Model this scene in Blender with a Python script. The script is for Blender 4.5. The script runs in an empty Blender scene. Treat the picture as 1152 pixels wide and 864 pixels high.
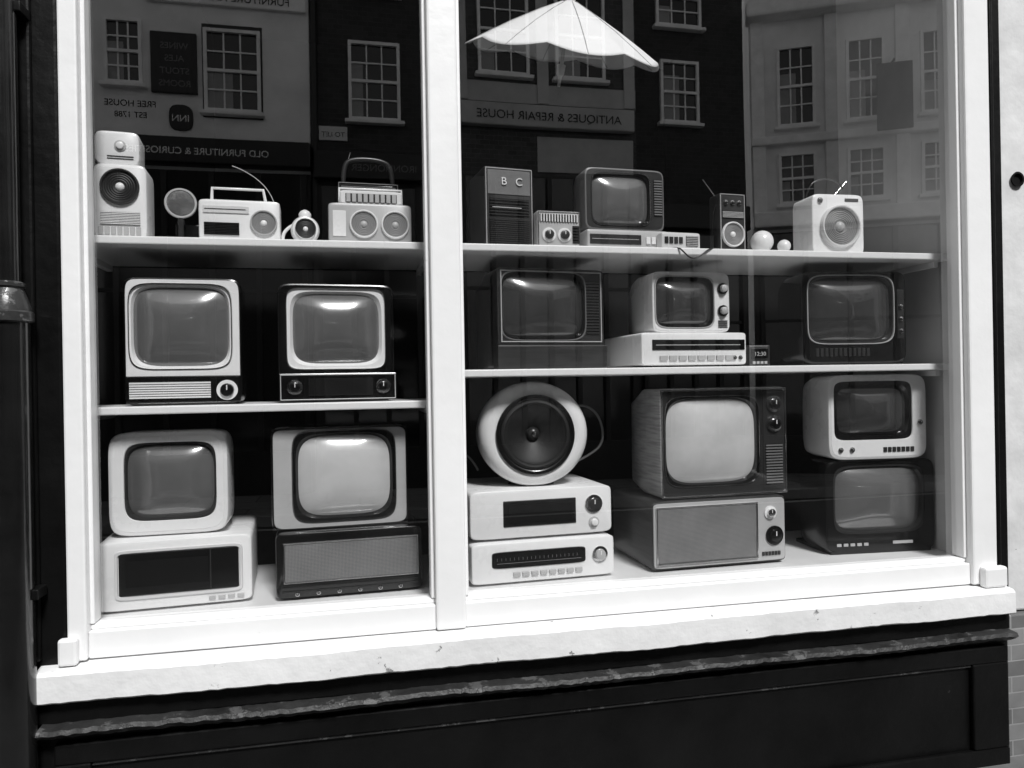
import bpy, bmesh, math, random
from mathutils import Matrix, Vector
random.seed(7)
S=bpy.context.scene
COL=S.collection
# ------------------------------------------------------------------ materials
def mat(name, g, rough=0.45, spec=0.5, coat=0.0, var=0.12, nscale=6.0, bump=0.0, bscale=40.0,
        chips=None, chipcol=0.05, chipscale=9.0, metal=0.0, grain=None, streak=0.0):
    m=bpy.data.materials.new(name); m.use_nodes=True
    nt=m.node_tree; N=nt.nodes; L=nt.links
    b=N['Principled BSDF']
    b.inputs['Roughness'].default_value=rough
    b.inputs['Specular IOR Level'].default_value=spec
    b.inputs['Coat Weight'].default_value=coat
    b.inputs['Coat Roughness'].default_value=0.06
    b.inputs['Metallic'].default_value=metal
    tc=N.new('ShaderNodeTexCoord')
    n=N.new('ShaderNodeTexNoise'); n.inputs['Scale'].default_value=nscale; n.inputs['Detail'].default_value=4
    n.inputs['Roughness'].default_value=0.65
    if streak:
        mp=N.new('ShaderNodeMapping'); mp.inputs['Scale'].default_value=(1,1,streak)
        L.new(tc.outputs['Object'],mp.inputs['Vector']); L.new(mp.outputs[0],n.inputs['Vector'])
    else: L.new(tc.outputs['Object'],n.inputs['Vector'])
    r=N.new('ShaderNodeValToRGB')
    lo=g*(1-var); hi=min(1,g*(1+var))
    r.color_ramp.elements[0].position=0.3; r.color_ramp.elements[1].position=0.7
    r.color_ramp.elements[0].color=(lo,lo,lo,1); r.color_ramp.elements[1].color=(hi,hi,hi,1)
    L.new(n.outputs['Fac'],r.inputs[0]); out=r.outputs[0]
    bumpsrc=None
    if grain:   # wood grain
        w=N.new('ShaderNodeTexNoise'); w.inputs['Scale'].default_value=5; w.inputs['Detail'].default_value=6
        mp2=N.new('ShaderNodeMapping'); mp2.inputs['Scale'].default_value=grain
        L.new(tc.outputs['Object'],mp2.inputs['Vector']); L.new(mp2.outputs[0],w.inputs['Vector'])
        mx=N.new('ShaderNodeMixRGB'); mx.blend_type='MULTIPLY'; mx.inputs[0].default_value=0.7
        r3=N.new('ShaderNodeValToRGB'); r3.color_ramp.elements[0].position=0.35; r3.color_ramp.elements[1].position=0.6
        r3.color_ramp.elements[0].color=(.45,.45,.45,1)
        L.new(w.outputs['Fac'],r3.inputs[0]); L.new(out,mx.inputs[1]); L.new(r3.outputs[0],mx.inputs[2]); out=mx.outputs[0]
    if chips:
        c=N.new('ShaderNodeTexNoise'); c.inputs['Scale'].default_value=chipscale; c.inputs['Detail'].default_value=8
        c.inputs['Roughness'].default_value=0.7
        L.new(tc.outputs['Object'],c.inputs['Vector'])
        r2=N.new('ShaderNodeValToRGB'); r2.color_ramp.elements[0].position=chips; r2.color_ramp.elements[1].position=chips+0.02
        L.new(c.outputs['Fac'],r2.inputs[0])
        mx=N.new('ShaderNodeMixRGB'); mx.inputs[2].default_value=(chipcol,)*3+(1,)
        L.new(r2.outputs[0],mx.inputs[0]); L.new(out,mx.inputs[1]); out=mx.outputs[0]
        bumpsrc=r2.outputs[0]
    L.new(out,b.inputs['Base Color'])
    rr=N.new('ShaderNodeMapRange'); rr.inputs['To Min'].default_value=max(0.02,rough*0.75); rr.inputs['To Max'].default_value=min(1,rough*1.3)
    L.new(n.outputs['Fac'],rr.inputs['Value']); L.new(rr.outputs[0],b.inputs['Roughness'])
    if bump:
        bn=N.new('ShaderNodeTexNoise'); bn.inputs['Scale'].default_value=bscale; bn.inputs['Detail'].default_value=3
        L.new(tc.outputs['Object'],bn.inputs['Vector'])
        bu=N.new('ShaderNodeBump'); bu.inputs['Strength'].default_value=bump; bu.inputs['Distance'].default_value=0.004
        L.new(bn.outputs['Fac'],bu.inputs['Height'])
        if bumpsrc:
            b2=N.new('ShaderNodeBump'); b2.inputs['Strength'].default_value=0.8; b2.inputs['Distance'].default_value=0.002; b2.invert=True
            L.new(bumpsrc,b2.inputs['Height']); L.new(bu.outputs[0],b2.inputs['Normal']); L.new(b2.outputs[0],b.inputs['Normal'])
        else: L.new(bu.outputs[0],b.inputs['Normal'])
    return m
def brickmat(name,c1,c2,mortar,scale,bump=0.5,w=0.5,h=0.25):
    m=bpy.data.materials.new(name); m.use_nodes=True
    nt=m.node_tree;N=nt.nodes;L=nt.links;b=N['Principled BSDF'];b.inputs['Roughness'].default_value=.8
    tc=N.new('ShaderNodeTexCoord'); mp=N.new('ShaderNodeMapping')
    L.new(tc.outputs['Object'],mp.inputs[0])
    br=N.new('ShaderNodeTexBrick'); br.inputs['Scale'].default_value=scale
    br.inputs['Color1'].default_value=(c1,)*3+(1,);br.inputs['Color2'].default_value=(c2,)*3+(1,);br.inputs['Mortar'].default_value=(mortar,)*3+(1,)
    br.inputs['Brick Width'].default_value=w;br.inputs['Row Height'].default_value=h;br.inputs['Mortar Size'].default_value=.012
    L.new(mp.outputs[0],br.inputs['Vector'])
    n=N.new('ShaderNodeTexNoise'); n.inputs['Scale'].default_value=9; n.inputs['Detail'].default_value=6; L.new(tc.outputs['Object'],n.inputs['Vector'])
    mx=N.new('ShaderNodeMixRGB'); mx.blend_type='MULTIPLY'; mx.inputs[0].default_value=.6
    L.new(br.outputs['Color'],mx.inputs[1]);L.new(n.outputs['Fac'],mx.inputs[2]);L.new(mx.outputs[0],b.inputs['Base Color'])
    bu=N.new('ShaderNodeBump');bu.inputs['Strength'].default_value=bump;bu.inputs['Distance'].default_value=.01
    L.new(br.outputs['Fac'],bu.inputs['Height']);bu.invert=True;L.new(bu.outputs[0],b.inputs['Normal'])
    return m,mp
W_FRAME=mat('white_frame_paint',.78,.40,var=.04,nscale=2,bump=.3,bscale=22,chips=.71,chipcol=.45,chipscale=14)
W_SILL=mat('white_sill_paint',.78,.5,var=.07,nscale=5,bump=.8,bscale=20,chips=.645,chipcol=.28,chipscale=12)
B_PAINT=mat('black_shopfront_paint',.005,.35,spec=.22,var=.4,nscale=3,bump=.6,bscale=25,chips=.72,chipcol=.05,chipscale=12)
B_LEDGE=mat('worn_black_ledge_paint',.025,.5,var=.6,nscale=7,bump=1,bscale=35,chips=.56,chipcol=.09,chipscale=14)
SHELFW=mat('white_shelf_paint',.86,.4,var=.03,bump=.15,bscale=30)
DARKROOM=mat('dark_room_paint',.005,.9,spec=.1,var=.3)
SIDEW=mat('pale_reveal_paint',.50,.6,var=.14,nscale=2)
WHITE=mat('white_plastic',.84,.28,coat=.35,var=.05,nscale=4)
CREAM=mat('cream_plastic',.68,.34,coat=.2,var=.07,nscale=5)
SILV=mat('pale_grey_plastic',.46,.33,var=.08)
MID=mat('mid_grey_plastic',.17,.4,var=.12)
DGREY=mat('dark_grey_plastic',.026,.32,var=.2)
BLACK=mat('black_plastic',.004,.22,coat=.25,var=.25)
BLACKM=mat('matte_black',.003,.7,spec=.15,var=.2)
WOODL=mat('light_wood_veneer',.46,.4,var=.1,grain=(1.5,1.5,22),coat=.1)
WOODD=mat('dark_wood_veneer',.035,.35,var=.15,grain=(1.5,1.5,22),coat=.25)
CHROME=mat('chrome',.72,.15,metal=1,var=.08)
CONE=mat('speaker_cone_paper',.012,.55,var=.2)
CONEL=mat('pale_speaker_cone',.22,.6,var=.15)
def screenmat(name,g):
    m=mat(name,g,.2,spec=.6,coat=1.0,var=.16,nscale=3)
    b=m.node_tree.nodes['Principled BSDF']; b.inputs['Coat Roughness'].default_value=.02; b.inputs['Coat IOR'].default_value=1.75
    return m
SC_D=screenmat('dark_screen_glass',.04)
SC_M=screenmat('grey_screen_glass',.12)
SC_L=screenmat('bright_screen_glass',.60)
def meshmat(name,g1,g2,scale):
    m=bpy.data.materials.new(name); m.use_nodes=True
    nt=m.node_tree;N=nt.nodes;L=nt.links;b=N['Principled BSDF'];b.inputs['Roughness'].default_value=.7
    tc=N.new('ShaderNodeTexCoord')
    mp=N.new('ShaderNodeMapping'); mp.inputs['Rotation'].default_value=(0,math.radians(45),0)
    L.new(tc.outputs['Object'],mp.inputs[0])
    v=N.new('ShaderNodeTexChecker'); v.inputs['Scale'].default_value=scale
    v.inputs[1].default_value=(g1,)*3+(1,); v.inputs[2].default_value=(g2,)*3+(1,)
    L.new(mp.outputs[0],v.inputs['Vector'])
    n=N.new('ShaderNodeTexNoise'); n.inputs['Scale'].default_value=7
    L.new(tc.outputs['Object'],n.inputs['Vector'])
    mx=N.new('ShaderNodeMixRGB'); mx.blend_type='MULTIPLY'; mx.inputs[0].default_value=.5
    L.new(v.outputs[0],mx.inputs[1]);L.new(n.outputs['Fac'],mx.inputs[2]);L.new(mx.outputs[0],b.inputs['Base Color'])
    return m
CLOTH_M=meshmat('grey_grille_cloth',.32,.14,300)
# glass
def glassmat():
    m=bpy.data.materials.new('shop_window_glass'); m.use_nodes=True
    nt=m.node_tree;N=nt.nodes;L=nt.links; N.remove(N['Principled BSDF'])
    o=N['Material Output']; t=N.new('ShaderNodeBsdfTransparent'); t.inputs[0].default_value=(.99,.99,.99,1)
    g=N.new('ShaderNodeBsdfGlossy'); g.inputs['Roughness'].default_value=0.0; g.inputs[0].default_value=(1,1,1,1)
    f=N.new('ShaderNodeLayerWeight'); f.inputs[0].default_value=.5
    pw=N.new('ShaderNodeMath'); pw.operation='POWER'; pw.inputs[1].default_value=4; L.new(f.outputs['Facing'],pw.inputs[0])
    mu=N.new('ShaderNodeMath'); mu.operation='MULTIPLY_ADD'; mu.inputs[1].default_value=.75; mu.inputs[2].default_value=.20
    L.new(pw.outputs[0],mu.inputs[0])
    tc=N.new('ShaderNodeTexCoord'); n=N.new('ShaderNodeTexNoise'); n.inputs['Scale'].default_value=1.1; n.inputs['Detail'].default_value=0
    L.new(tc.outputs['Object'],n.inputs[0])
    bu=N.new('ShaderNodeBump'); bu.inputs['Strength'].default_value=.12; bu.inputs['Distance'].default_value=.01
    L.new(n.outputs['Fac'],bu.inputs['Height']); L.new(bu.outputs[0],g.inputs['Normal'])
    mx=N.new('ShaderNodeMixShader'); L.new(mu.outputs[0],mx.inputs[0]);L.new(t.outputs[0],mx.inputs[1]);L.new(g.outputs[0],mx.inputs[2])
    L.new(mx.outputs[0],o.inputs[0]); return m
GLASS=glassmat()
# ------------------------------------------------------------------ geometry helpers
def grp(name,x=0,y=0,z=0,yaw=0):
    e=bpy.data.objects.new(name,None); e.empty_display_size=.1
    e.location=(x,y,z); e.rotation_euler=(0,0,math.radians(yaw)); COL.objects.link(e); return e
def addmesh(p,name,verts,faces,m,smooth=35,recalc=True):
    me=bpy.data.meshes.new(name); me.from_pydata(verts,[],faces)
    if recalc:
        bm=bmesh.new(); bm.from_mesh(me); bmesh.ops.recalc_face_normals(bm,faces=bm.faces); bm.to_mesh(me); bm.free()
    if smooth:
        for f in me.polygons: f.use_smooth=True
        me.set_sharp_from_angle(angle=math.radians(smooth))
    me.materials.append(m)
    o=bpy.data.objects.new(name,me); COL.objects.link(o)
    if p: o.parent=p
    return o
def bevel(o,w,seg=2):
    if w>0:
        b=o.modifiers.new('bevel','BEVEL'); b.width=w; b.segments=seg; b.limit_method='ANGLE'
    return o
def boxes(p,name,L,m,bev=0.0):
    V=[];F=[]
    for (x0,x1,y0,y1,z0,z1) in L:
        k=len(V)
        V+=[(x0,y0,z0),(x1,y0,z0),(x1,y1,z0),(x0,y1,z0),(x0,y0,z1),(x1,y0,z1),(x1,y1,z1),(x0,y1,z1)]
        F+=[(k,k+3,k+2,k+1),(k+4,k+5,k+6,k+7),(k,k+1,k+5,k+4),(k+1,k+2,k+6,k+5),(k+2,k+3,k+7,k+6),(k+3,k,k+4,k+7)]
    o=addmesh(p,name,V,F,m,smooth=0)
    return bevel(o,bev)
def box(p,name,x0,x1,y0,y1,z0,z1,m,bev=0.0): return boxes(p,name,[(x0,x1,y0,y1,z0,z1)],m,bev)
NP=72
def sec(y,cx,cz,w,h,e):
    P=[]
    for i in range(NP):
        t=2*math.pi*(i+.5)/NP; c=math.cos(t); s=math.sin(t)
        P.append((cx+w/2*math.copysign(abs(c)**(2/e),c),y,cz+h/2*math.copysign(abs(s)**(2/e),s)))
    return P
def loft(p,name,secs,m,cap0=True,cap1=True,smooth=35):
    V=[];F=[]
    for s in secs: V+=sec(*s)
    n=len(secs)
    for j in range(n-1):
        for i in range(NP):
            a=j*NP+i; b=j*NP+(i+1)%NP
            F.append((a,b,b+NP,a+NP))
    if cap0: F.append(tuple(range(NP)))
    if cap1: F.append(tuple(range((n-1)*NP,n*NP)))
    return addmesh(p,name,V,F,m,smooth)
def lathe(p,name,cx,cz,prof,m,cap0=False,cap1=True,smooth=40):
    return loft(p,name,[(y,cx,cz,2*r,2*r,2) for (y,r) in prof],m,cap0,cap1,smooth)
def zlathe(p,name,cx,cy,prof,m,n=40,smooth=40):
    V=[];F=[]
    for (z,r) in prof:
        for i in range(n):
            t=2*math.pi*i/n; V.append((cx+r*math.cos(t),cy+r*math.sin(t),z))
    for j in range(len(prof)-1):
        for i in range(n):
            a=j*n+i;b=j*n+(i+1)%n; F.append((a,b,b+n,a+n))
    F.append(tuple(range(n)));F.append(tuple(range((len(prof)-1)*n,len(prof)*n)))
    return addmesh(p,name,V,F,m,smooth)
def tube(p,name,pts,r,m,smoothc=True):
    cu=bpy.data.curves.new(name,'CURVE'); cu.dimensions='3D'; cu.bevel_depth=r; cu.bevel_resolution=3; cu.use_fill_caps=True
    if smoothc:
        sp=cu.splines.new('NURBS'); sp.points.add(len(pts)-1)
        for q,a in zip(sp.points,pts): q.co=(*a,1)
        sp.order_u=3; sp.use_endpoint_u=True; sp.resolution_u=8
    else:
        sp=cu.splines.new('POLY'); sp.points.add(len(pts)-1)
        for q,a in zip(sp.points,pts): q.co=(*a,1)
    cu.materials.append(m); o=bpy.data.objects.new(name,cu); COL.objects.link(o); o.parent=p; return o
def text(p,name,s,x,y,z,size,m,facing='-y',ext=.002,rotz=None):
    cu=bpy.data.curves.new(name,'FONT'); cu.body=s; cu.size=size; cu.extrude=ext; cu.align_x='CENTER'
    cu.materials.append(m); o=bpy.data.objects.new(name,cu); COL.objects.link(o); o.parent=p
    o.location=(x,y,z); o.rotation_euler=(math.pi/2,0,0 if facing=='-y' else math.pi); return o
def knob(p,cx,cz,r,y=0,m=CHROME,cap=DGREY,d=.016,name='knob'):
    lathe(p,name+'_skirt',cx,cz,[(y+.002,r*1.0),(y-d*.35,r),(y-d*.4,r*.8)],m)
    lathe(p,name+'_cap',cx,cz,[(y-d*.3,r*.68),(y-d,r*.62),(y-d*1.1,r*.5)],cap)
    box(p,name+'_mark',cx-r*.05,cx+r*.05,y-d*1.16,y-d*1.02,cz,cz+r*.48,WHITE)
def speaker(p,cx,cz,r,y=0,ring=SILV,cone=CONE,capm=SILV,ribs=5):
    d=r*.22
    lathe(p,'speaker_ring',cx,cz,[(y+.002,r),(y-d*.8,r*.99),(y-d,r*.95),(y-d,r*.90),(y-d*.7,r*.86),(y-d*.3,r*.86)],ring,cap1=False)
    prof=[(y-d*.3,r*.87)]
    for i in range(ribs*2):
        k=.84-(.84-.3)*i/(ribs*2-1); prof.append((y-d*.55+d*.5*(1-k)*.6+(d*.14 if i%2 else 0),r*k))
    prof.append((y-d*.15,r*.26)); lathe(p,'speaker_cone',cx,cz,prof,cone)
    lathe(p,'dust_cap',cx,cz,[(y-d*.1,r*.24),(y-d*.5,r*.2),(y-d*.75,r*.1),(y-d*.8,r*.03)],capm)
def bars(p,name,x0,x1,z0,z1,n,y,m,vertical=False,fill=.5,back=BLACKM):
    box(p,name+'_back',x0,x1,y-.001,y+.003,z0,z1,back)
    L=[]
    for i in range(n):
        if vertical:
            a=x0+(x1-x0)*(i+.5-fill/2)/n; L.append((a,a+(x1-x0)*fill/n,y-.005,y-.0005,z0,z1))
        else:
            a=z0+(z1-z0)*(i+.5-fill/2)/n; L.append((x0,x1,y-.005,y-.0005,a,a+(z1-z0)*fill/n))
    return boxes(p,name,L,m)
def trim(p,name,x0,x1,z0,z1,t,y,m,d=.004):
    return boxes(p,name,[(x0,x1,y-d,y+.002,z1-t,z1),(x0,x1,y-d,y+.002,z0,z0+t),(x0,x0+t,y-d,y+.002,z0+t,z1-t),(x1-t,x1,y-d,y+.002,z0+t,z1-t)],m,.0008)
def screen(p,cx,cz,w,h,y,m,e=4.6,bulge=.032):
    n=12; ss=[]
    for i in range(n+1):
        k=1-i/n
        kk=max(k,.02)
        ee=e+(2-e)*(1-kk)**1.5*0.9
        ss.append((y-bulge*(1-kk**2.4),cx,cz,w*kk,h*kk,max(2.0,ee)))
    return loft(p,'screen',ss,m,False,True,smooth=60)
def tv(x0,x1,z,h,fy,yaw,depth,shell,face,bez,scr,fr,bz=.012,tb=.72,e=14,name='vintage_television',es=4.8,lip=.006,bulge=.036,rimm=None,fe=None):
    w=x1-x0; g=grp(name,(x0+x1)/2,fy,z,yaw)
    dz=lambda k:(h*k)/2+ (h-h*k)*.25
    loft(g,'cabinet',[(depth,0,dz(tb),w*tb,h*tb,e),(depth-.01,0,dz(tb+.03),w*(tb+.03),h*(tb+.03),e),
        (depth*.62,0,dz(.93),w*.95,h*.93,e),(depth*.45,0,h/2,w*.995,h*.995,e),(lip,0,h/2,w,h,e),(lip*.3,0,h/2,w-lip*.6,h-lip*.6,e),(0,0,h/2,w-2*lip,h-2*lip,e),(.004,0,h/2,w-2.2*lip-.004,h-2.2*lip-.004,e)],shell,True,False)
    a0,a1,b0,b1=fr; sw=(a1-a0)*w; sh=(b1-b0)*h; cx=(a0+a1)/2*w-w/2; cz=(b0+b1)/2*h
    loft(g,'front_face',[(.002,0,h/2,w-2*lip,h-2*lip,e),(-.001,0,h/2,w-2*lip-.004,h-2*lip-.004,e),(-.001,cx,cz,sw+2*bz+.004,sh+2*bz+.004,fe or es+1.5),(.004,cx,cz,sw+2*bz,sh+2*bz,fe or es+1.5)],face,False,False)
    loft(g,'screen_bezel',[(.003,cx,cz,sw+2*bz+.001,sh+2*bz+.001,fe or es+1.5),(.003,cx,cz,sw+bz*.8,sh+bz*.8,es+.6),(.018,cx,cz,sw-.002,sh-.002,es)],bez,False,False)
    if rimm: loft(g,'screen_rim',[(.004,cx,cz,sw+2*bz+.002,sh+2*bz+.002,fe or es+1.5),(-.004,cx,cz,sw+2*bz,sh+2*bz,fe or es+1.5),(-.004,cx,cz,sw+2*bz-.006,sh+2*bz-.006,fe or es+1.5),(.004,cx,cz,sw+2*bz-.007,sh+2*bz-.007,fe or es+1.5)],rimm,False,False)
    screen(g,cx,cz,sw,sh,.017,scr,es,bulge)
    loft(g,'rear_tube_cover',[(depth-.002,0,h*.42,w*.42,h*.42,5),(depth+.05,0,h*.42,w*.36,h*.36,4)],shell,False,True)
    return g,w,h
def deck(name,x0,x1,z,h,fy,yaw,depth,m,e=22,feet=True):
    w=x1-x0; g=grp(name,(x0+x1)/2,fy,z,yaw); f=.008 if feet else 0
    hh=h-f
    loft(g,'case',[(depth,0,f+hh/2,w-.02,hh-.012,e),(depth-.008,0,f+hh/2,w,hh,e),(.008,0,f+hh/2,w,hh,e),(.002,0,f+hh/2,w-.006,hh-.006,e),(0,0,f+hh/2,w-.014,hh-.014,e)],m)
    if feet:
        for sx in(-1,1):
            for yy in(.05,depth-.05): zlathe(g,'foot',sx*(w/2-.05),yy,[(0,.014),(f+.002,.016)],BLACK,16)
    return g,w,h
# ------------------------------------------------------------------ shopfront
ZT=3.80
shop=grp('shopfront')
box(shop,'left_post',-.866,-.812,-.06,.05,.69,ZT,W_FRAME,.006)
box(shop,'left_post_bead',-.812,-.799,-.03,.03,.79,ZT,W_FRAME,.003)
box(shop,'mullion',.240,.340,-.06,.05,.69,ZT,W_FRAME,.008)
boxes(shop,'mullion_beads',[(.227,.240,-.03,.03,.79,ZT),(.340,.353,-.03,.03,.79,ZT)],W_FRAME,.003)
box(shop,'right_post',2.318,2.430,-.06,.05,.69,ZT,W_FRAME,.008)
box(shop,'right_post_bead',2.304,2.318,-.03,.03,.79,ZT,W_FRAME,.003)
for i,(a,b) in enumerate([(-.812,.240),(.340,2.318)]):
    box(shop,'bottom_rail_%d'%i,a,b,-.045,.045,.69,.772,W_FRAME,.004)
    box(shop,'bottom_bead_%d'%i,a,b,-.025,.03,.772,.788,W_FRAME,.004)
box(shop,'head_rail',-.866,2.430,-.058,.052,ZT,ZT+.17,W_FRAME,.008)
for i,(a,b) in enumerate([(-.799,.227),(.353,2.304)]):
    addmesh(shop,'window_glass_%d'%i,[(a,.01,.788),(b,.01,.788),(b,.01,ZT),(a,.01,ZT)],[(0,1,2,3)],GLASS,0,False)
def sill():
    n=140; V=[];F=[]; x0,x1=-.940,2.455
    for i in range(n+1):
        x=x0+(x1-x0)*i/n; u=(i/n-.5)
        bow=-.012*(1-4*u*u)
        wv=.0012*math.sin(x*5)+.0008*math.sin(x*17+1)+random.uniform(-.0009,.0009)
        yf=-.112+bow+wv; zt=.677+.002*math.sin(x*2)
        V+=[(x,.04,.692),(x,yf+.012,zt+.003),(x,yf,zt-.006+wv),(x,yf+wv,.592+wv),(x,yf+.01,.585+wv),(x,.04,.585)]
    for i in range(n):
        for k in range(6):
            a=i*6+k;b=i*6+(k+1)%6; F.append((a,b,b+6,a+6))
    F.append(tuple(range(6)));F.append(tuple(range(n*6,n*6+6)))
    addmesh(shop,'window_sill',V,F,W_SILL,30)
sill()
box(shop,'left_plinth_block',-.885,-.832,-.085,-.055,.685,.765,W_FRAME,.008)
box(shop,'right_plinth_block',2.345,2.448,-.09,-.055,.682,.762,W_FRAME,.01)
# stall riser
box(shop,'stall_riser',-1.30,2.47,-.06,.0,-.02,.59,B_PAINT,.004)
box(shop,'riser_top_band',-1.30,2.465,-.075,-.061,.515,.584,B_PAINT,.004)
def ledge():
    n=200;V=[];F=[];x0,x1=-.93,2.455
    for i in range(n+1):
        x=x0+(x1-x0)*i/n
        wv=.003*math.sin(x*9)+random.uniform(-.003,.003); z=.512+.003*math.sin(x*6)+random.uniform(-.0022,.0022)
        V+=[(x,-.06,z+.004),(x,-.118+wv,z),(x,-.124+wv,z-.012),(x,-.108+wv*.5,z-.026),(x,-.085,z-.038),(x,-.06,z-.042)]
    for i in range(n):
        for k in range(6):
            a=i*6+k;b=i*6+(k+1)%6; F.append((a,b,b+6,a+6))
    F.append(tuple(range(6)));F.append(tuple(range(n*6,n*6+6)))
    addmesh(shop,'riser_ledge_moulding',V,F,B_LEDGE,30)
ledge()
boxes(shop,'riser_panel_frame',[(-.90,2.45,-.082,-.061,.392,.455),(-.90,-.80,-.082,-.061,.062,.392),(2.29,2.45,-.082,-.061,.062,.392),(-.90,2.45,-.084,-.061,-.02,.06)],B_PAINT,.006)
boxes(shop,'riser_panel_bead',[(-.80,2.29,-.072,-.061,.378,.391)],B_LEDGE,.004)
# side pilasters
box(shop,'left_pilaster',-1.30,-.868,-.05,.05,.592,ZT+.17,B_PAINT,.01)
boxes(shop,'left_pilaster_flutes',[(-1.28+.075*i,-1.235+.075*i,-.07,-.05,.7,3.6) for i in range(5)],B_PAINT,.008)
box(shop,'left_pilaster_base',-1.32,-.95,-.13,-.062,-.02,.59,B_PAINT,.01)
box(shop,'right_black_strip',2.432,2.505,-.035,.05,.592,ZT+.17,B_PAINT,.004)
box(shop,'right_reveal_edge',2.446,2.460,-.048,-.035,.76,ZT+.17,B_PAINT,.003)
box(shop,'fascia_board',-1.35,2.52,-.12,.05,ZT+.171,4.6,B_PAINT,.01)
box(shop,'upper_wall',-1.35,2.52,-.0,.25,4.601,7.5,mat('upper_wall_render',.35,.8),0)
# interior
box(shop,'display_floor',-.95,2.40,.05,.78,.70,.772,SHELFW,.003)
box(shop,'room_back_wall',-1.2,2.8,3.0,3.05,-.02,4.0,DARKROOM)
box(shop,'room_left_wall',-1.0,-.955,.052,3.0,-.02,4.0,DARKROOM)
box(shop,'room_right_wall',2.42,2.46,.80,3.0,-.02,4.0,DARKROOM)
box(shop,'display_right_reveal',2.375,2.41,.052,.79,.773,3.97,SIDEW)
box(shop,'room_ceiling',-1.2,2.8,.052,3.0,3.98,4.08,DARKROOM)
box(shop,'room_floor',-1.2,2.8,.052,3.0,-.02,.02,DARKROOM)
box(shop,'display_back_board',-.95,2.37,.70,.72,.773,1.99,BLACKM)
box(shop,'display_divider',.292,.308,.10,.69,.773,1.97,BLACKM)
# shelves
for (x0,x1,z) in [(-.95,.291,1.448),(-.95,.291,2.0),(.309,2.374,1.553),(.309,2.374,2.0)]:
    g=grp('display_shelf',(x0+x1)/2,0,z)
    w=(x1-x0)/2; ww=w
    box(g,'board',-w,w,.085,.56,-.026,0,SHELFW,.004)
    boxes(g,'brackets',[(-w+.03,-w+.05,.12,.54,-.05,-.027),(w-.05,w-.03,.12,.54,-.05,-.027)],SHELFW,.002)
# drainpipe
dp=grp('drain_pipe',-.985,-.12,0)
PIPE=mat('gloss_black_pipe_paint',.008,.18,spec=.6,coat=.4,var=.4,bump=.4,bscale=12,chips=.72,chipcol=.06,chipscale=10)
zlathe(dp,'lower_pipe',0,0,[(0,.056),(1.73,.056)],PIPE)
zlathe(dp,'collar',0,0,[(1.70,.058),(1.705,.066),(1.73,.066),(1.735,.060),(1.75,.058),(1.775,.050),(1.80,.040),(1.805,.046),(1.815,.046),(1.82,.036)],mat('worn_pipe_collar',.03,.3,chips=.58,chipcol=.10,chipscale=20,bump=.5))
zlathe(dp,'upper_pipe',0,0,[(1.82,.035),(4.5,.035)],PIPE)
boxes(dp,'wall_clips',[(-.05,.05,-.01,.068,2.6,2.63),(-.07,.07,-.01,.058,.9,.93)],B_PAINT,.003)
# neighbouring wall
BR,mp=brickmat('grey_brick',.30,.16,.40,4,.6); mp.inputs['Rotation'].default_value=(math.radians(90),0,0)
nw=grp('rendered_wall')
box(nw,'render',2.508,7,-.02,.3,.56,7.5,mat('white_wall_render',.62,.75,var=.16,nscale=4,bump=1,bscale=14,chips=.66,chipcol=.3,chipscale=6),.01)
box(nw,'brick_base',2.48,7,-.045,.3,-.02,.555,BR,.006)
lathe(nw,'vent_hole',2.585,2.28,[(-.022,.026),(-.032,.03),(-.032,.022),(-.022,.021)],BLACKM)
lw=grp('black_shopfront_wall'); box(lw,'render',-6,-1.36,-.02,.3,-.02,7.5,mat('dark_wall_paint',.03,.6,bump=.6),.01)

# ------------------------------------------------------------------ ground
ASPH=mat('asphalt',.05,.85,var=.3,nscale=15,bump=1,bscale=90)
gd=box(None,'ground',-150,150,-150,150,-.30,-.134,ASPH)
box(None,'road',-80,80,-6.6,-2.22,-.16,-.130,mat('road_asphalt',.045,.8,var=.35,nscale=4,bump=1,bscale=80))
PV,mp=brickmat('paving_slabs',.26,.18,.07,1.0,.5,w=.9,h=.6)
rp=grp('pavement'); box(rp,'slabs',-40,40,-2.05,.3,-.13,-.002,PV); box(rp,'kerb',-40,40,-2.2,-2.052,-.13,.0,mat('kerb_stone',.22,.8,bump=1),.01)
rp=grp('pavement'); box(rp,'slabs',-40,40,-8.9,-6.752,-.13,-.002,PV); box(rp,'kerb',-40,40,-6.75,-6.6,-.13,.0,mat('kerb_stone2',.2,.8,bump=1),.01)
boxes(grp('road_markings'),'yellow_line',[(-60,60,-2.42,-2.34,-.1299,-.126),(-60,60,-6.46,-6.38,-.1299,-.126)],mat('line_paint',.35,.7))

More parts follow.
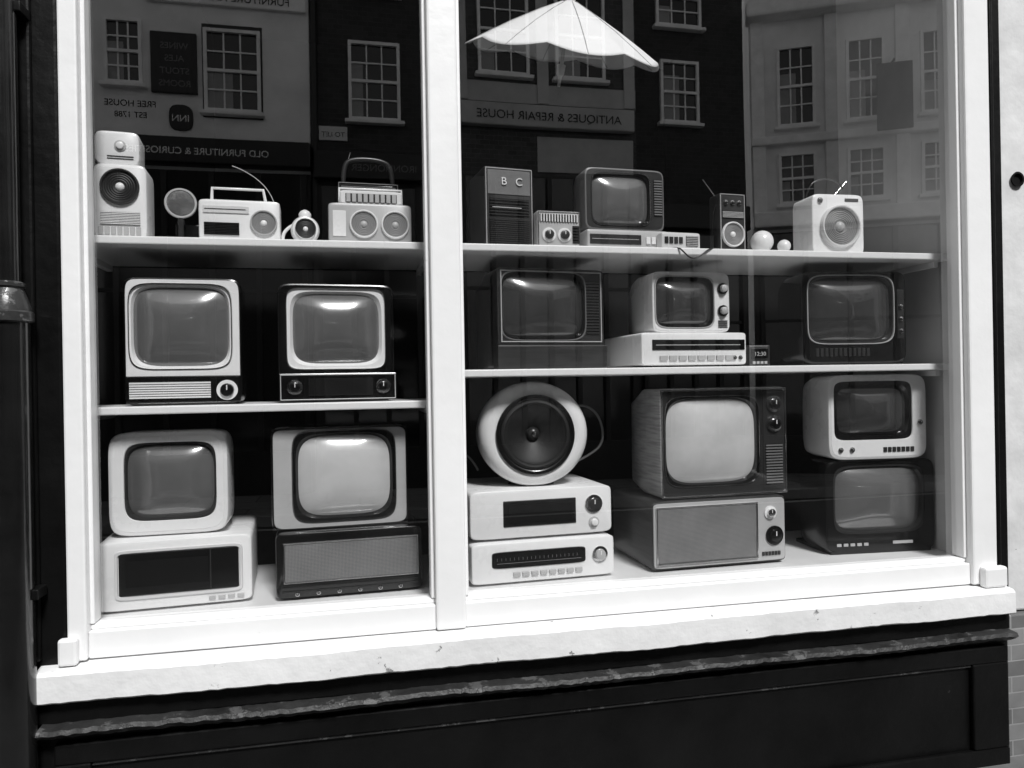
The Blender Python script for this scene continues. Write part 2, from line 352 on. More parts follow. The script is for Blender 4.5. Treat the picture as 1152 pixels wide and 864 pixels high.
# ------------------------------------------------------------------ opposite street
PUBW=mat('pale_render',.84,.8,var=.16,nscale=1.2,bump=.4,bscale=8)
BRK,mp=brickmat('dark_brick',.06,.035,.09,3.5); mp.inputs['Rotation'].default_value=(math.radians(90),0,0)
BRK2,mp=brickmat('brown_brick',.12,.07,.18,3.5); mp.inputs['Rotation'].default_value=(math.radians(90),0,0)
STONE=mat('grey_stone_render',.50,.8,var=.15,nscale=2)
WTRIM=mat('white_trim',.88,.5)
SIGNB=mat('black_signboard',.010,.4)
PANE=mat('window_pane',.01,.06,spec=.8)
BLIND=mat('window_blind',.30,.8)
def sash(p,cx,z0,w,h,y=0,nx=3,nz=4,fm=WTRIM):
    f=.045
    box(p,'window_pane',cx-w/2,cx+w/2,y+.004,y+.012,z0,z0+h,PANE)
    L=[(cx-w/2-f,cx-w/2,y,y+.06,z0-f,z0+h+f),(cx+w/2,cx+w/2+f,y,y+.06,z0-f,z0+h+f),(cx-w/2,cx+w/2,y,y+.06,z0-f,z0),(cx-w/2,cx+w/2,y,y+.06,z0+h,z0+h+f),
       (cx-w/2,cx+w/2,y+.013,y+.05,z0+h/2-.02,z0+h/2+.02)]
    b=.010
    for i in range(1,nx):
        xx=cx-w/2+w*i/nx; L+=[(xx-b,xx+b,y+.013,y+.035,z0,z0+h/2-.021),(xx-b,xx+b,y+.013,y+.035,z0+h/2+.021,z0+h)]
    for j in range(1,nz):
        if j*2==nz: continue
        zz=z0+h*j/nz; L.append((cx-w/2,cx+w/2,y+.014,y+.034,zz-b,zz+b))
    boxes(p,'sash_frame',L,fm)
    box(p,'window_sill',cx-w/2-.1,cx+w/2+.1,y,y+.12,z0-.10,z0-.046,fm,.01)
    box(p,'window_blind',cx-w/2,cx-w/2+w*random.choice([.25,.5,.3]),y+.0121,y+.0127,z0,z0+h*random.uniform(.3,.8),BLIND)
def shopground(p,x0,x1,hz,fm,n,full=None):
    if full: box(p,'ground_floor_front',full[0],full[1],-4.9,.0015,-.01,hz-.02,SIGNB)
    box(p,'shop_base',x0+.02,x1-.02,.002,.07,0,.6,fm)
    box(p,'shop_glazing',x0+.05,x1-.05,.002,.02,.6,hz-.05,PANE)
    L=[]
    for i in range(n+1):
        xx=x0+.04+(x1-x0-.14)*i/n; L.append((xx,xx+.07,.02,.09,.601,hz-.05))
    L.append((x0+.05,x1-.05,.021,.06,hz*.62,hz*.62+.05)); boxes(p,'shop_mullions',L,fm)
def bgrp(name,x,y,rot=0):
    return grp(name,x,y,0,rot)
# A: white rendered inn
A=bgrp('rendered_inn',0,-8.5)
box(A,'walls',-6.5,-.62,-6,0,0,8.4,PUBW); box(A,'cornice',-6.6,-.6,-.1,.18,8.4,8.6,WTRIM,.03)
for cx,z0,w,h in [(-3.07,5.75,.40,.8),(-1.66,5.45,.66,1.05),(-4.6,5.5,.7,1.05),(-3.07,7.4,.4,.8),(-1.66,7.3,.66,.9)]: sash(A,cx,z0,w,h,fm=WTRIM)
box(A,'window_surround',-2.06,-1.26,.0005,.004,5.33,6.62,SIGNB)
box(A,'hanging_board',-2.72,-2.12,.002,.05,5.62,6.45,SIGNB,.01)
for i,s in enumerate(['WINES','ALES','STOUT','ROOMS']): text(A,'board_text_%d'%i,s,-2.41,.054,6.22-.17*i,.12,MID,'+y')
box(A,'banner_board',-2.75,-.66,.002,.07,6.86,7.12,WTRIM,.01); text(A,'banner_text','FURNITURE HARDWARE',-1.7,.075,6.92,.15,SIGNB,'+y',.004)
text(A,'wall_text_1','FREE HOUSE',-3.0,.004,5.42,.12,SIGNB,'+y'); text(A,'wall_text_2','EST 1788',-3.0,.004,5.27,.11,SIGNB,'+y')
loft(A,'crest',[(.002,-2.35,5.3,.32,.36,3),(.04,-2.35,5.3,.30,.34,3)],SIGNB); text(A,'crest_text','INN',-2.35,.045,5.24,.13,WTRIM,'+y')
box(A,'fascia',-6.4,-.61,.002,.22,4.62,4.98,SIGNB,.02); text(A,'fascia_text','OLD FURNITURE & CURIOSITIES',-2.1,.226,4.74,.13,WTRIM,'+y',.004)
shopground(A,-6.4,-.65,4.6,SIGNB,9,(-6.501,-.619))
# B: brick house
B=bgrp('brick_house',0,-8.55)
box(B,'walls',-.60,1.45,-6,0,0,8.5,BRK); box(B,'parapet',-.60,1.46,-.1,.12,8.5,8.7,STONE,.02)
for z0 in (5.45,7.3): sash(B,.30,z0,.66,1.05)
box(B,'fascia',-.58,1.43,.002,.2,4.5,4.9,SIGNB,.02); text(B,'fascia_text','IRONMONGER',.42,.206,4.62,.14,MID,'+y',.004)
box(B,'notice',-.5,-.1,.002,.03,5.1,5.3,CREAM); text(B,'notice_text','TO LET',-.3,.034,5.15,.1,SIGNB,'+y')
shopground(B,-.58,1.44,4.48,SIGNB,4)
tube(B,'rainwater_pipe',[(-.56,.06,0),(-.56,.06,8.5)],.05,SIGNB,False)
# C
Cb=bgrp('brick_shop_building',0,-8.5)
box(Cb,'walls',1.47,4.36,-6,0,0,8.5,BRK2); box(Cb,'cornice',1.47,4.38,-.1,.2,8.5,8.7,WTRIM,.03)
box(Cb,'render_band',1.48,4.35,.0,.012,5.8,6.1,STONE); 
boxes(Cb,'render_piers',[(a,a+.18,.013,.05,5.8,8.4) for a in (1.5,2.76,4.15)],STONE,.01)
for cx in (2.25,3.45): sash(Cb,cx,6.25,.7,1.25)
box(Cb,'fascia',1.55,4.28,.013,.16,5.40,5.74,STONE,.02); text(Cb,'fascia_text','ANTIQUES & REPAIR HOUSE',2.92,.166,5.50,.18,SIGNB,'+y',.004)
box(Cb,'render_bay',2.75,4.3,.002,.02,4.75,5.3,STONE)
shopground(Cb,1.5,4.32,4.7,SIGNB,6,(1.469,4.361))
# D
Db=bgrp('brick_house',0,-8.6)
box(Db,'walls',4.38,6.3,-6,0,0,8.4,BRK); box(Db,'parapet',4.38,6.3,-.1,.12,8.4,8.6,STONE,.02)
sash(Db,5.15,5.7,.58,.92); sash(Db,5.15,7.25,.7,.85); 
box(Db,'fascia',4.42,6.26,.002,.2,3.9,4.3,SIGNB,.02); shopground(Db,4.42,6.26,3.88,SIGNB,4,(4.379,6.301))
# E: angled Georgian terrace
E=bgrp('georgian_terrace',6.35,-8.5,26)
box(E,'walls',0,5.6,-5,0,0,8.6,PUBW); box(E,'cornice',-.05,5.65,-.1,.3,7.3,7.55,WTRIM,.04); box(E,'string_course',0,5.6,.002,.14,5.28,5.42,WTRIM,.02)
box(E,'lower_cornice',0,5.6,.002,.32,3.9,4.15,WTRIM,.03)
boxes(E,'pilasters',[(a,a+.2,.002,.08,4.15,7.3) for a in (.02,1.12,2.15,3.25,4.35,5.38)],WTRIM,.01)
for cx in (.7,1.72,2.8,3.9,4.97):
    sash(E,cx,5.62,.48,1.2); sash(E,cx,4.35,.48,.75); sash(E,cx,7.7,.48,.7)
shopground(E,.05,5.5,3.88,SIGNB,8,(-.004,5.604))
sg=grp('hanging_sign',7.9,-7.1,0,26); box(sg,'board',-.25,.25,0,.04,5.2,6.2,SIGNB,.01); tube(sg,'bracket',[(0,-.6,6.25),(0,.02,6.25)],.02,SIGNB,False)
F_=bgrp('brick_house',11.4,-6.05,40); box(F_,'walls',0,7,-5,0,0,8.6,BRK2); 
for cx in (1,2.6,4.2): sash(F_,cx,5.6,.6,1.1); sash(F_,cx,3,.6,1.1)
Gl=bgrp('rendered_house',-6.6,-8.5); box(Gl,'walls',-7,-.02,-6,0,0,8.2,STONE)
for cx in (-1.5,-3.2,-4.9): sash(Gl,cx,5.3,.7,1.1); sash(Gl,cx,2.6,.8,1.3)

# ------------------------------------------------------------------ hanging parasol, tilted towards the street
pl=grp('parasol',.865,.50,2.865); pl.rotation_euler=(math.radians(22),math.radians(4),0)
def shade():
    n=128;V=[];F=[];prof=[(.225,.012),(.216,.04),(.178,.12),(.120,.23),(.055,.34),(.020,.395),(.008,.415)]
    for (z,r) in prof:
        for i in range(n):
            t=2*math.pi*i/n; k=r/.415
            sc=abs(math.cos(t*4)); rr=r*(1-.045*k*(1-sc)); zz=z+.024*k*k*(1-sc)**1.0-.004
            V.append((rr*math.cos(t),rr*math.sin(t),zz))
    for j in range(len(prof)-1):
        for i in range(n):
            a=j*n+i;b=j*n+(i+1)%n;F.append((a,b,b+n,a+n))
    m=mat('parasol_fabric',.88,.7,var=.04)
    o=addmesh(pl,'canopy',V,F,m,50)
    s=o.modifiers.new('s','SOLIDIFY'); s.thickness=.003
shade()
zlathe(pl,'finial',0,0,[(.215,.022),(.235,.020),(.245,.010),(.26,.006)],WHITE,24)
zlathe(pl,'pole',0,0,[(.22,.008),(-.02,.008),(-.025,.018),(-.06,.016),(-.07,.009),(-.11,.006)],SILV,20)
for i in range(8):
    t=i*math.pi/4; tube(pl,'rib_%d'%i,[(.01*math.cos(t),.01*math.sin(t),.20),(.23*math.cos(t),.23*math.sin(t),.108),(.40*math.cos(t),.40*math.sin(t),.006)],.0022,SILV)
    tube(pl,'seam_%d'%i,[(.03*math.cos(t),.03*math.sin(t),.217),(.12*math.cos(t),.12*math.sin(t),.1755),(.23*math.cos(t),.23*math.sin(t),.1175),(.34*math.cos(t),.34*math.sin(t),.0525),(.412*math.cos(t),.412*math.sin(t),.006)],.0018,SILV,False)
tube(pl,'hanging_cord',[(0,0,.255),(.06,.52,1.03)],.0015,BLACK,False)

# ------------------------------------------------------------------ televisions
# mid-left shelf
g,w,h=tv(-.757,-.388,1.449,.428,.16,3,.36,BLACK,WHITE,WHITE,SC_M,(.075,.885,.305,.925),bz=.012,rimm=CHROME)
box(g,'control_panel',-w/2+.006,w/2-.006,-.007,.004,.008,.098,BLACK,.003)
bars(g,'grille',-w/2+.018,w/2-.10,.022,.078,7,-.007,WHITE,fill=.62,back=MID); knob(g,w/2-.048,.048,.034,-.007,m=WHITE,cap=BLACK)
g,w,h=tv(-.268,.130,1.449,.412,.16,4,.40,BLACK,BLACK,WHITE,SC_M,(.125,.868,.325,.915),bz=.022,fe=10,rimm=CHROME)
box(g,'control_panel',-w/2+.002,w/2+.004,-.012,.004,.004,.10,BLACK,.003)
bars(g,'grille',-.10,.12,.022,.082,16,-.012,DGREY,vertical=False,fill=.4)
for sx in(-.145,.155): knob(g,sx,.052,.026,-.012,cap=BLACK)
trim(g,'panel_trim',-w/2+.006,w/2,.008,.096,.003,-.012,SILV,.002)
# bottom-left
g,w,h=deck('cassette_deck',-.842,-.363,.772,.235,.135,5,.40,WHITE,e=16)
loft(g,'window_frame',[(.002,.012,.125,.395,.165,16),(-.006,.012,.125,.39,.16,16),(-.006,.012,.125,.375,.145,16),(-.001,.012,.125,.372,.142,16)],CREAM,False,False)
box(g,'tape_window',-.172,.196,-.003,.002,.056,.194,BLACK,.002); box(g,'window_inner',-.15,.10,-.0045,-.0035,.085,.17,BLACKM); box(g,'window_divider',.105,.109,-.005,-.003,.06,.19,DGREY)
boxes(g,'buttons',[(.10+.03*i,.122+.03*i,-.006,.002,.022,.034) for i in range(4)],SILV,.001)
g,w,h=tv(-.822,-.442,1.01,.350,.185,2,.34,WHITE,WHITE,DGREY,SC_M,(.155,.875,.165,.875),bz=.007,e=7.5,lip=.014,es=4.4)
boxes(g,'feet',[(-.13,-.09,.03,.25,-.006,.02),(.09,.13,.03,.25,-.006,.02)],BLACK)
g,w,h=deck('table_radio',-.285,.215,.772,.232,.135,3,.42,BLACK,e=20)
box(g,'grille_cloth',-w/2+.03,w/2-.02,-.004,.004,.065,.195,CLOTH_M,.002); trim(g,'grille_trim',-w/2+.026,w/2-.016,.061,.199,.004,-.001,CHROME,.006)
boxes(g,'lower_lines',[(-w/2+.02,w/2-.02,-.003,.003,.030,.034),(-w/2+.02,w/2-.02,-.003,.003,.045,.047)],DGREY)
for i in range(6): knob(g,-.18+.07*i,.022,.007,0,d=.008)
g,w,h=tv(-.300,.172,1.004,.358,.18,4,.42,BLACK,SILV,BLACK,SC_L,(.19,.865,.12,.91),bz=.020,e=16,fe=7,rimm=CHROME,es=4.2)
trim(g,'edge_trim',-w/2+.004,w/2-.004,.004,h-.004,.004,0,BLACK,.004)
# mid-right
g,w,h=tv(.500,.925,1.553,.375,.17,6,.40,WOODD,DGREY,BLACK,SC_D,(.05,.80,.31,.945),bz=.010,e=30,tb=.85,rimm=MID)
box(g,'lower_plinth',-w/2-.004,w/2+.004,-.014,.05,.0,.088,WOODD,.003)
trim(g,'panel_trim',-w/2+.012,w/2-.012,.10,h-.010,.004,-.001,SILV,.004)
bars(g,'speaker_slots',w/2-.075,w/2-.022,.13,.33,18,-.002,DGREY,fill=.5)
g,w,h=deck('video_recorder',1.050,1.50,1.553,.134,.15,3,.38,WHITE)
box(g,'display_strip',-w/2+.045,w/2-.01,-.003,.003,.066,.106,BLACK,.001); boxes(g,'keys',[(-.15+.04*i,-.118+.04*i,-.007,.003,.026,.045) for i in range(8)],SILV,.001)
box(g,'dial_marks',-w/2+.06,w/2-.03,-.004,-.0025,.084,.087,SILV)
for sx in(.17,.195): knob(g,sx,.035,.009,0,d=.01)
g,w,h=tv(1.112,1.445,1.689,.236,.18,3,.34,WHITE,WHITE,BLACK,SC_D,(.05,.775,.10,.90),bz=.007,e=12,rimm=SILV)
for fz in(.73,.36): knob(g,w*.40,h*fz,.022,-.001,m=BLACK,cap=SILV,d=.022)
boxes(g,'slots',[(w*.34,w*.46,-.004,.002,h*.08+.008*i,h*.08+.004+.008*i) for i in range(4)],DGREY)
g,w,h=deck('clock_radio',1.515,1.605,1.553,.085,.17,-6,.07,DGREY,feet=False)
box(g,'clock_face',-.035,.035,-.003,.002,.03,.072,BLACK,.001); text(g,'clock_digits','12:30',0,-.004,.042,.022,SILV); boxes(g,'keys',[(-.03+.016*i,-.019+.016*i,-.005,.002,.010,.020) for i in range(4)],SILV)
g,w,h=tv(1.762,2.215,1.560,.376,.17,-5,.36,BLACK,BLACK,DGREY,SC_D,(.07,.86,.235,.935),bz=.010,e=12,rimm=SILV,tb=.6)
boxes(g,'stand_feet',[(-w/2+.01,w/2-.01,.01,.30,-.007,.018)],BLACK,.004)
boxes(g,'speaker_slots',[(-.17+.02*i,-.158+.02*i,-.004,.002,.030,.062) for i in range(12)],DGREY,.001)
box(g,'side_controls',w/2-.042,w/2-.012,-.004,.002,.10,.30,DGREY,.002)
for i in range(3): knob(g,w/2-.027,.13+.05*i,.010,-.004,d=.01)
# bottom-right stack
g,w,h=deck('stereo_tuner',.384,.932,.772,.155,.13,3,.40,WHITE,e=18)
loft(g,'dial_glass',[(.002,-.02,.092,.36,.062,10),(-.004,-.02,.092,.355,.057,10)],BLACK,False,True)
boxes(g,'dial_marks',[(-.18+.016*i,-.179+.016*i,-.0055,-.0035,.09,.100) for i in range(20)],MID); box(g,'dial_line',-.18,.14,-.0055,-.0035,.08,.0815,MID)
knob(g,.215,.088,.030,0,m=CHROME,cap=SILV)
boxes(g,'keys',[(-.12+.034*i,-.094+.034*i,-.008,.003,.030,.046) for i in range(8)],SILV,.002)
g,w,h=deck('stereo_amplifier',.384,.932,.928,.185,.15,3,.40,WHITE,e=14)
box(g,'display_window',-.150,.130,-.004,.003,.05,.145,BLACK,.003); box(g,'window_inner',-.13,.11,-.006,-.0045,.065,.13,BLACKM)
knob(g,.20,.118,.034,0,m=CHROME,cap=DGREY); knob(g,.20,.05,.020,0,m=SILV,cap=WHITE)
sp=grp('round_speaker',.650,.30,1.114,-3)
CZ=.196
loft(sp,'shell',[(.17,0,CZ,.06,.06,2),(.165,0,CZ,.13,.13,2),(.14,0,CZ,.25,.24,2),(.10,0,CZ,.35,.33,2),(.05,0,CZ,.40,.378,2),(0,0,CZ,.42,.394,2),(-.05,0,CZ,.422,.396,2),(-.08,0,CZ,.415,.392,2),(-.10,0,CZ,.395,.375,2),(-.112,0,CZ,.36,.345,2),(-.116,0,CZ,.32,.315,2.0),(-.114,0,CZ,.296,.296,2.0)],WHITE,True,False)
lathe(sp,'baffle_ring',0,CZ,[(-.113,.149),(-.124,.149),(-.127,.144),(-.126,.136),(-.120,.130)],BLACK,cap1=False)
pr=[(-.121,.131),(-.126,.126),(-.127,.120),(-.122,.114),(-.118,.112)]
for i in range(12): pr.append((-.118+.060*(i/11)**.85+(.0018 if i%2 else 0),.110-.084*i/11))
lathe(sp,'cone',0,CZ,pr,CONE); lathe(sp,'dust_cap',0,CZ,[(-.060,.026),(-.072,.023),(-.080,.014),(-.082,.003)],DGREY)
lathe(sp,'cap_badge',0,CZ,[(-.081,.010),(-.085,.009),(-.086,.004)],CHROME)
zlathe(sp,'base_ring',0,0,[(-.0,.09),(.016,.075)],BLACK)
cb=grp('speaker_cable',0,0,0); tube(cb,'cable',[(.75,.45,1.30),(.86,.42,1.42),(.95,.38,1.39),(.97,.34,1.28),(.93,.36,1.21),(.80,.42,1.15)],.0045,MID); tube(cb,'cable_2',[(.40,.5,1.10),(.36,.45,1.2),(.42,.40,1.24),(.46,.4,1.16)],.004,MID)
g,w,h=deck('stereo_speaker_cabinet',1.080,1.655,.772,.268,.15,2,.40,WOODD,e=26)
loft(g,'front_panel',[(.002,0,h/2+.004,w-.012,h-.02,26),(-.004,0,h/2+.004,w-.016,h-.024,26)],SILV,False,True)
box(g,'grille_cloth',-w/2+.022,w/2-.135,-.009,-.003,.034,h-.026,CLOTH_M,.003); trim(g,'grille_trim',-w/2+.016,w/2-.129,.028,h-.020,.005,-.004,CHROME,.008)
knob(g,w/2-.072,h*.76,.026,-.004,m=WHITE,cap=CHROME); knob(g,w/2-.055,h*.42,.038,-.004,m=BLACK,cap=BLACK)
boxes(g,'keys',[(w/2-.11+.014*i,w/2-.10+.014*i,-.008,-.003,.035,.05) for i in range(6)],DGREY)
g,w,h=tv(1.134,1.684,1.043,.428,.18,2,.40,WOODL,DGREY,BLACK,SC_L,(.055,.755,.13,.90),bz=.013,e=24,rimm=CHROME,fe=7,es=4.2,tb=.8)
trim(g,'chrome_trim',-w/2+.004,w/2-.004,.004,h-.004,.006,0,CHROME,.005)
box(g,'control_panel',w/2-.108,w/2-.014,-.004,.003,.02,h-.02,DGREY,.003)
for fz in(.84,.655): knob(g,w/2-.060,h*fz,.033,-.004,m=CHROME,cap=BLACK,d=.02)
bars(g,'speaker_slots',w/2-.098,w/2-.024,.04,.20,14,-.004,MID,fill=.5)
g,w,h=tv(1.872,2.365,.775,.385,.20,-4,.36,BLACK,BLACK,DGREY,SC_M,(.10,.875,.235,.915),bz=.012,e=12,tb=.6)
boxes(g,'lower_buttons',[(-.2+.03*i,-.18+.03*i,-.004,.002,.03,.042) for i in range(5)],SILV,.001); box(g,'badge',.05,.14,-.004,.002,.033,.045,SILV)
boxes(g,'feet',[(-w/2+.02,w/2-.02,.0,.28,-.004,.012)],BLACK,.003)
g,w,h=tv(1.880,2.315,1.163,.350,.18,-5,.36,WHITE,WHITE,BLACK,SC_D,(.105,.80,.29,.865),bz=.020,e=9,fe=9,tb=.62,lip=.010)
for i in range(2): knob(g,-w/2+.05+.05*i,.042,.011,-.001,d=.01)
boxes(g,'brand_slots',[(.02+.02*i,.035+.02*i,-.004,.002,.03,.05) for i in range(7)],DGREY); knob(g,w/2-.035,.15,.012,-.001,d=.012)
boxes(g,'feet',[(-w/2+.05,w/2-.05,.02,.25,-.006,.01)],BLACK,.003)

# ------------------------------------------------------------------ top-left shelf
T=2.0
g,w,h=deck('speaker_radio',-.846,-.682,T,.255,.17,4,.13,WHITE,e=9,feet=False)
speaker(g,.0,.178,.060,0,ring=DGREY,cone=CONE,capm=WHITE); 
bars(g,'tuner_grille',-.06,.06,.052,.095,8,-.001,WHITE,fill=.5,back=DGREY); boxes(g,'keys',[(-.066+.019*i,-.052+.019*i,-.006,.002,.018,.045) for i in range(7)],SILV,.001)
g,w,h=deck('small_radio',-.846,-.708,T+.256,.115,.19,6,.11,WHITE,e=6,feet=False); knob(g,.01,.065,.018,0,m=SILV,cap=WHITE,d=.01); 
boxes(g,'slots',[(-.03,.05,-.002,.003,.02+.008*i,.023+.008*i) for i in range(2)],DGREY)
g=grp('vanity_mirror',-.582,.20,T,10)
zlathe(g,'base',0,0,[(0,.045),(.008,.044),(.014,.02),(.02,.009),(.06,.008),(.07,.012),(.09,.008)],DGREY,32)
lathe(g,'mirror_rim',0,.135,[(.012,.046),(-.006,.052),(-.012,.050),(-.012,.044)],SILV,True,False); lathe(g,'mirror_glass',0,.135,[(-.009,.045),(-.012,.03),(-.013,.004)],mat('aged_mirror',.5,.12,metal=.8))
boxes(g,'side_box',[(-.02,.06,.04,.12,0,.075)],BLACK,.005)
g,w,h=deck('portable_radio',-.52,-.255,T,.148,.17,3,.09,WHITE,e=14,feet=False)
bars(g,'tuner_grille',-w/2+.018,-.002,.025,.068,8,-.001,BLACK,fill=.5,back=MID); box(g,'dial_strip',-w/2+.015,.03,-.004,.002,.10,.125,CREAM,.001); box(g,'dial_line',-w/2+.02,.02,-.0055,-.0035,.112,.114,BLACK)
speaker(g,.078,.070,.045,0,ring=SILV,cone=CONEL,capm=WHITE)
tube(g,'handle',[(-.095,.045,.14),(-.092,.045,.195),(.075,.045,.195),(.085,.045,.14)],.006,WHITE,False)
tube(g,'antenna',[(.115,.06,.14),(.10,.07,.20),(.02,.08,.27),(-.03,.08,.285)],.0016,SILV)
g=grp('round_desk_speaker',-.172,.18,T,6)
loft(g,'body',[(.06,0,.050,.02,.02,2),(.055,0,.050,.055,.055,2),(.035,0,.050,.085,.085,2),(.01,0,.050,.098,.098,2),(-.012,0,.050,.096,.096,2),(-.024,0,.050,.086,.086,2),(-.026,0,.050,.076,.076,2)],WHITE)
speaker(g,0,.050,.036,-.026,ring=CHROME,cone=CONE,capm=WHITE,ribs=4)
zlathe(g,'top_knob',0,.01,[(.094,.020),(.108,.022),(.118,.016),(.124,.006)],WHITE,24); zlathe(g,'base',0,.01,[(0,.036),(.006,.034),(.012,.018)],SILV,24)
tube(g,'strap',[(-.04,.02,.07),(-.085,.02,.045),(-.072,.02,.004)],.006,WHITE)
g,w,h=deck('stereo_radio',-.093,.198,T,.150,.17,2,.10,SILV,e=14,feet=False)
for cx in(-.035,.075): speaker(g,cx+.012,.075,.050,0,ring=WHITE,cone=CONEL,capm=SILV)
loft(g,'top_cassette_unit',[(.085,.005,.172,.21,.045,10),(.015,.005,.172,.22,.05,10),(.010,.005,.172,.21,.042,10)],WHITE)
bars(g,'top_keys',-.085,.095,.155,.185,9,.009,SILV,vertical=True,fill=.7,back=DGREY)
boxes(g,'tuner',[(-.13,-.085,-.003,.003,.03,.12)],WHITE,.001)
tube(g,'carry_handle',[(-.105,.05,.16),(-.105,.05,.212),(.115,.05,.212),(.115,.05,.16)],.005,WHITE,False)
g,w,h=deck('black_portable_radio',-.065,.165,T,.265,.32,3,.10,BLACK,e=14,feet=False)
bars(g,'grille',-.10,.10,.215,.25,3,-.001,MID,fill=.3); trim(g,'trim',-w/2+.005,w/2-.005,.005,h-.005,.003,0,MID)
tube(g,'carry_handle',[(-.09,.05,.255),(-.09,.05,.34),(-.05,.05,.365),(.05,.05,.365),(.095,.05,.34),(.095,.05,.255)],.009,DGREY); tube(g,'antenna',[(-.10,.08,.25),(-.06,.09,.40)],.002,CHROME,False)
# top-right shelf
g,w,h=deck('valve_radio',.462,.655,T,.303,.18,7,.20,DGREY,e=24,feet=False)
trim(g,'trim',-w/2+.006,w/2-.006,.006,h-.006,.003,0,SILV,.003); box(g,'dial_panel',-w/2+.014,w/2-.014,-.003,.002,.20,h-.014,MID,.001)
text(g,'dial_letters','B   C',0.01,-.006,.235,.04,WHITE); bars(g,'grille',-w/2+.02,w/2-.02,.02,.11,12,-.001,DGREY,fill=.5)
bars(g,'tuner_lines',-w/2+.02,w/2-.02,.12,.185,6,-.001,DGREY,fill=.3); box(g,'tuner_mark',-w/2+.03,w/2-.05,-.007,-.005,.150,.153,SILV)
g,w,h=deck('transistor_radio',.655,.825,T,.140,.15,2,.08,SILV,e=20,feet=False)
bars(g,'dial',-w/2+.01,w/2-.01,.098,.126,14,-.001,WHITE,vertical=True,fill=.4,back=DGREY); trim(g,'trim',-w/2+.004,w/2-.004,.004,h-.004,.003,0,CHROME,.003)
for cx in(-.04,.02): knob(g,cx,.05,.026,0,m=WHITE,cap=DGREY)
bars(g,'grille',.052,w/2-.008,.02,.085,6,-.001,DGREY,fill=.5)
g,w,h=deck('record_player',.842,1.175,T,.074,.14,2,.26,SILV,e=20,feet=False); box(g,'front_strip',-w/2+.012,.05,-.003,.002,.018,.055,DGREY,.001); boxes(g,'keys',[(.07+.022*i,.086+.022*i,-.006,.002,.022,.048) for i in range(4)],WHITE,.001)
box(g,'strip_line',-w/2+.02,.04,-.0045,-.0028,.036,.038,SILV)
g,w,h=tv(.852,1.180,T+.082,.238,.19,3,.25,MID,DGREY,BLACK,SC_M,(.10,.80,.10,.905),bz=.008,e=12,rimm=CHROME,tb=.7,bulge=.026)
bars(g,'speaker_slots',w/2-.045,w/2-.012,.06,.20,14,-.002,MID,fill=.5); boxes(g,'feet',[(-.12,-.08,.02,.2,-.009,.01),(.08,.12,.02,.2,-.009,.01)],BLACK)
g,w,h=deck('intercom_unit',1.125,1.290,T,.064,.11,4,.10,CREAM,e=12,feet=False); boxes(g,'keys',[(-.07+.02*i,-.055+.02*i,-.004,.002,.02,.045) for i in range(4)],DGREY,.001); bars(g,'grille',.02,.07,.012,.05,6,-.001,SILV,fill=.5)
g=grp('power_cable',1.28,.10,T); tube(g,'lead',[(-.12,.06,.004),(-.10,-.02,.004),(-.08,-.03,-.02),(-.05,-.028,-.045),(-.01,-.026,-.03),(.03,-.022,.003),(.10,.02,.004)],.003,DGREY)
g,w,h=deck('pocket_radio',1.40,1.517,T,.238,.18,4,.08,DGREY,e=16,feet=False); trim(g,'trim',-w/2+.004,w/2-.004,.004,h-.004,.003,0,SILV,.003)
speaker(g,0,.075,.050,0,ring=WHITE,cone=CONEL,capm=WHITE); bars(g,'grille',-w/2+.012,w/2-.012,.14,.165,5,-.001,SILV,fill=.5)
for cx in(-.03,0,.03): knob(g,cx,.20,.010,0,d=.01)
tube(g,'antenna',[(-.05,.04,.23),(-.10,.05,.30)],.002,CHROME,False)
tube(g,'strap',[(-.055,.03,.20),(-.085,.03,.10),(-.06,.03,.01)],.003,BLACK)
def bulb(g,r):
    o=zlathe(g,'globe',0,0,[(-.0,.004),(r*.05,r*.35),(r*.3,r*.72),(r*.7,r*.96),(r*1.05,r),(r*1.45,r*.86),(r*1.8,r*.6),(r*2.1,r*.45)],WHITE,32); o.location=(0,0,r); o.rotation_euler=(0,math.radians(80),0)
    o2=zlathe(g,'screw_cap',0,0,[(r*2.05,r*.45),(r*2.15,r*.48),(r*2.5,r*.45),(r*2.8,r*.4),(r*2.9,r*.15)],SILV,24); o2.location=(0,0,r); o2.rotation_euler=(0,math.radians(80),0)
g=grp('light_bulb',1.575,.16,T,62); bulb(g,.045)
g=grp('light_bulb',1.665,.14,T,75); bulb(g,.026)
g,w,h=deck('speaker_radio',1.812,2.045,T,.252,.18,-2,.15,WHITE,e=10,feet=False)
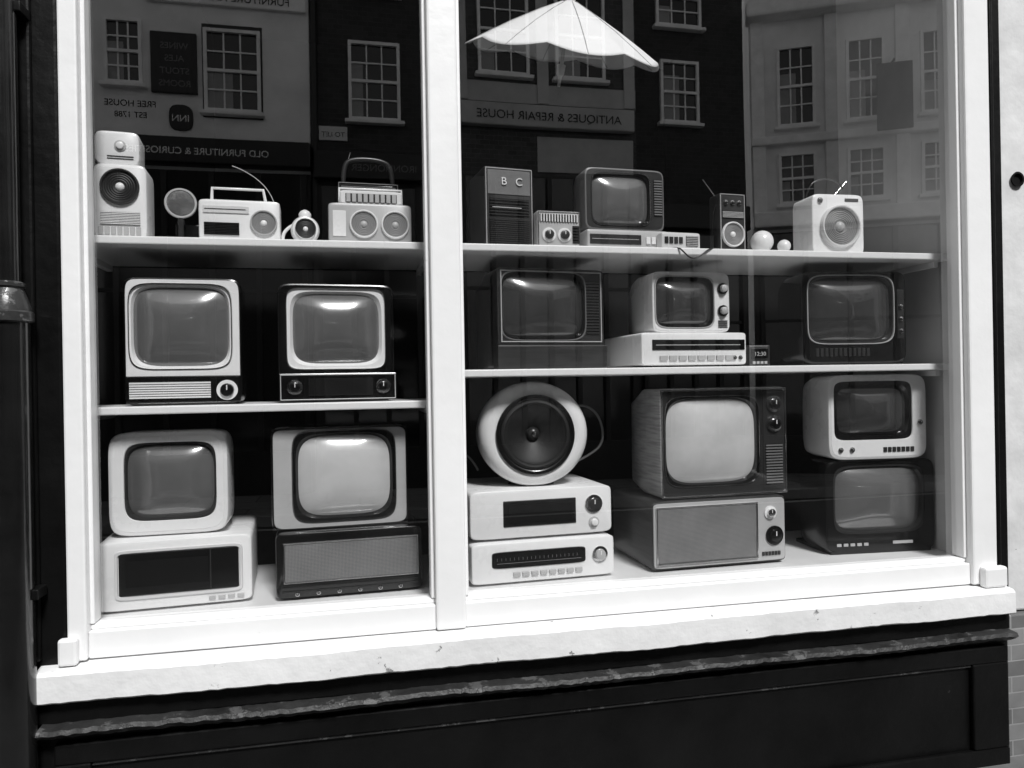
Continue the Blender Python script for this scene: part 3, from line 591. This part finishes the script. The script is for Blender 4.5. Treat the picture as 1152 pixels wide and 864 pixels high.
speaker(g,.005,.118,.088,0,ring=CREAM,cone=CONEL,capm=SILV,ribs=7); knob(g,-w/2+.035,h-.028,.012,0,d=.01)
box(g,'badge',.03,.09,-.003,.002,h-.03,h-.018,DGREY,.001); boxes(g,'feet',[(-.09,-.07,.01,.12,-.004,.01),(.07,.09,.01,.12,-.004,.01)],BLACK)
tube(g,'handle',[(-.10,.07,.245),(-.09,.07,.30),(-.03,.07,.335),(.05,.07,.325),(.07,.07,.29)],.004,BLACK); tube(g,'antenna',[(.02,.08,.25),(.10,.09,.33)],.0025,CHROME,False)

# ------------------------------------------------------------------ light
EL=48; AZ=12   # sun comes from behind the camera, slightly right
wd=bpy.data.worlds.new('World'); S.world=wd; wd.use_nodes=True
N=wd.node_tree.nodes; L=wd.node_tree.links
sk=N.new('ShaderNodeTexSky'); sk.sky_type='NISHITA'; sk.sun_disc=False; sk.sun_elevation=math.radians(EL); sk.sun_rotation=math.radians(180-AZ)
hs=N.new('ShaderNodeHueSaturation'); hs.inputs['Saturation'].default_value=0
L.new(sk.outputs[0],hs.inputs['Color']); L.new(hs.outputs[0],N['Background'].inputs[0]); N['Background'].inputs[1].default_value=.15
sl=bpy.data.lights.new('sun','SUN'); sl.energy=4.2; sl.angle=math.radians(12)
so=bpy.data.objects.new('sun',sl); COL.objects.link(so)
d=Vector((math.sin(math.radians(AZ))*math.cos(math.radians(EL)),-math.cos(math.radians(AZ))*math.cos(math.radians(EL)),math.sin(math.radians(EL))))
so.rotation_euler=d.to_track_quat('Z','Y').to_euler(); so.location=(3,-12,14)
S.view_settings.view_transform='Standard'; S.view_settings.look='None'; S.view_settings.exposure=0
# ------------------------------------------------------------------ camera
cd=bpy.data.cameras.new('camera'); cd.lens=26; cd.sensor_width=36; cd.clip_end=500; cd.clip_start=.05
co=bpy.data.objects.new('camera',cd); COL.objects.link(co)
co.matrix_world=Matrix.Translation((0,-2.5,1.5))@Matrix.Rotation(-math.atan(.208),4,'Z')@Matrix.Rotation(math.pi/2,4,'X')@Matrix.Rotation(math.radians(-1),4,'Z')
S.camera=co
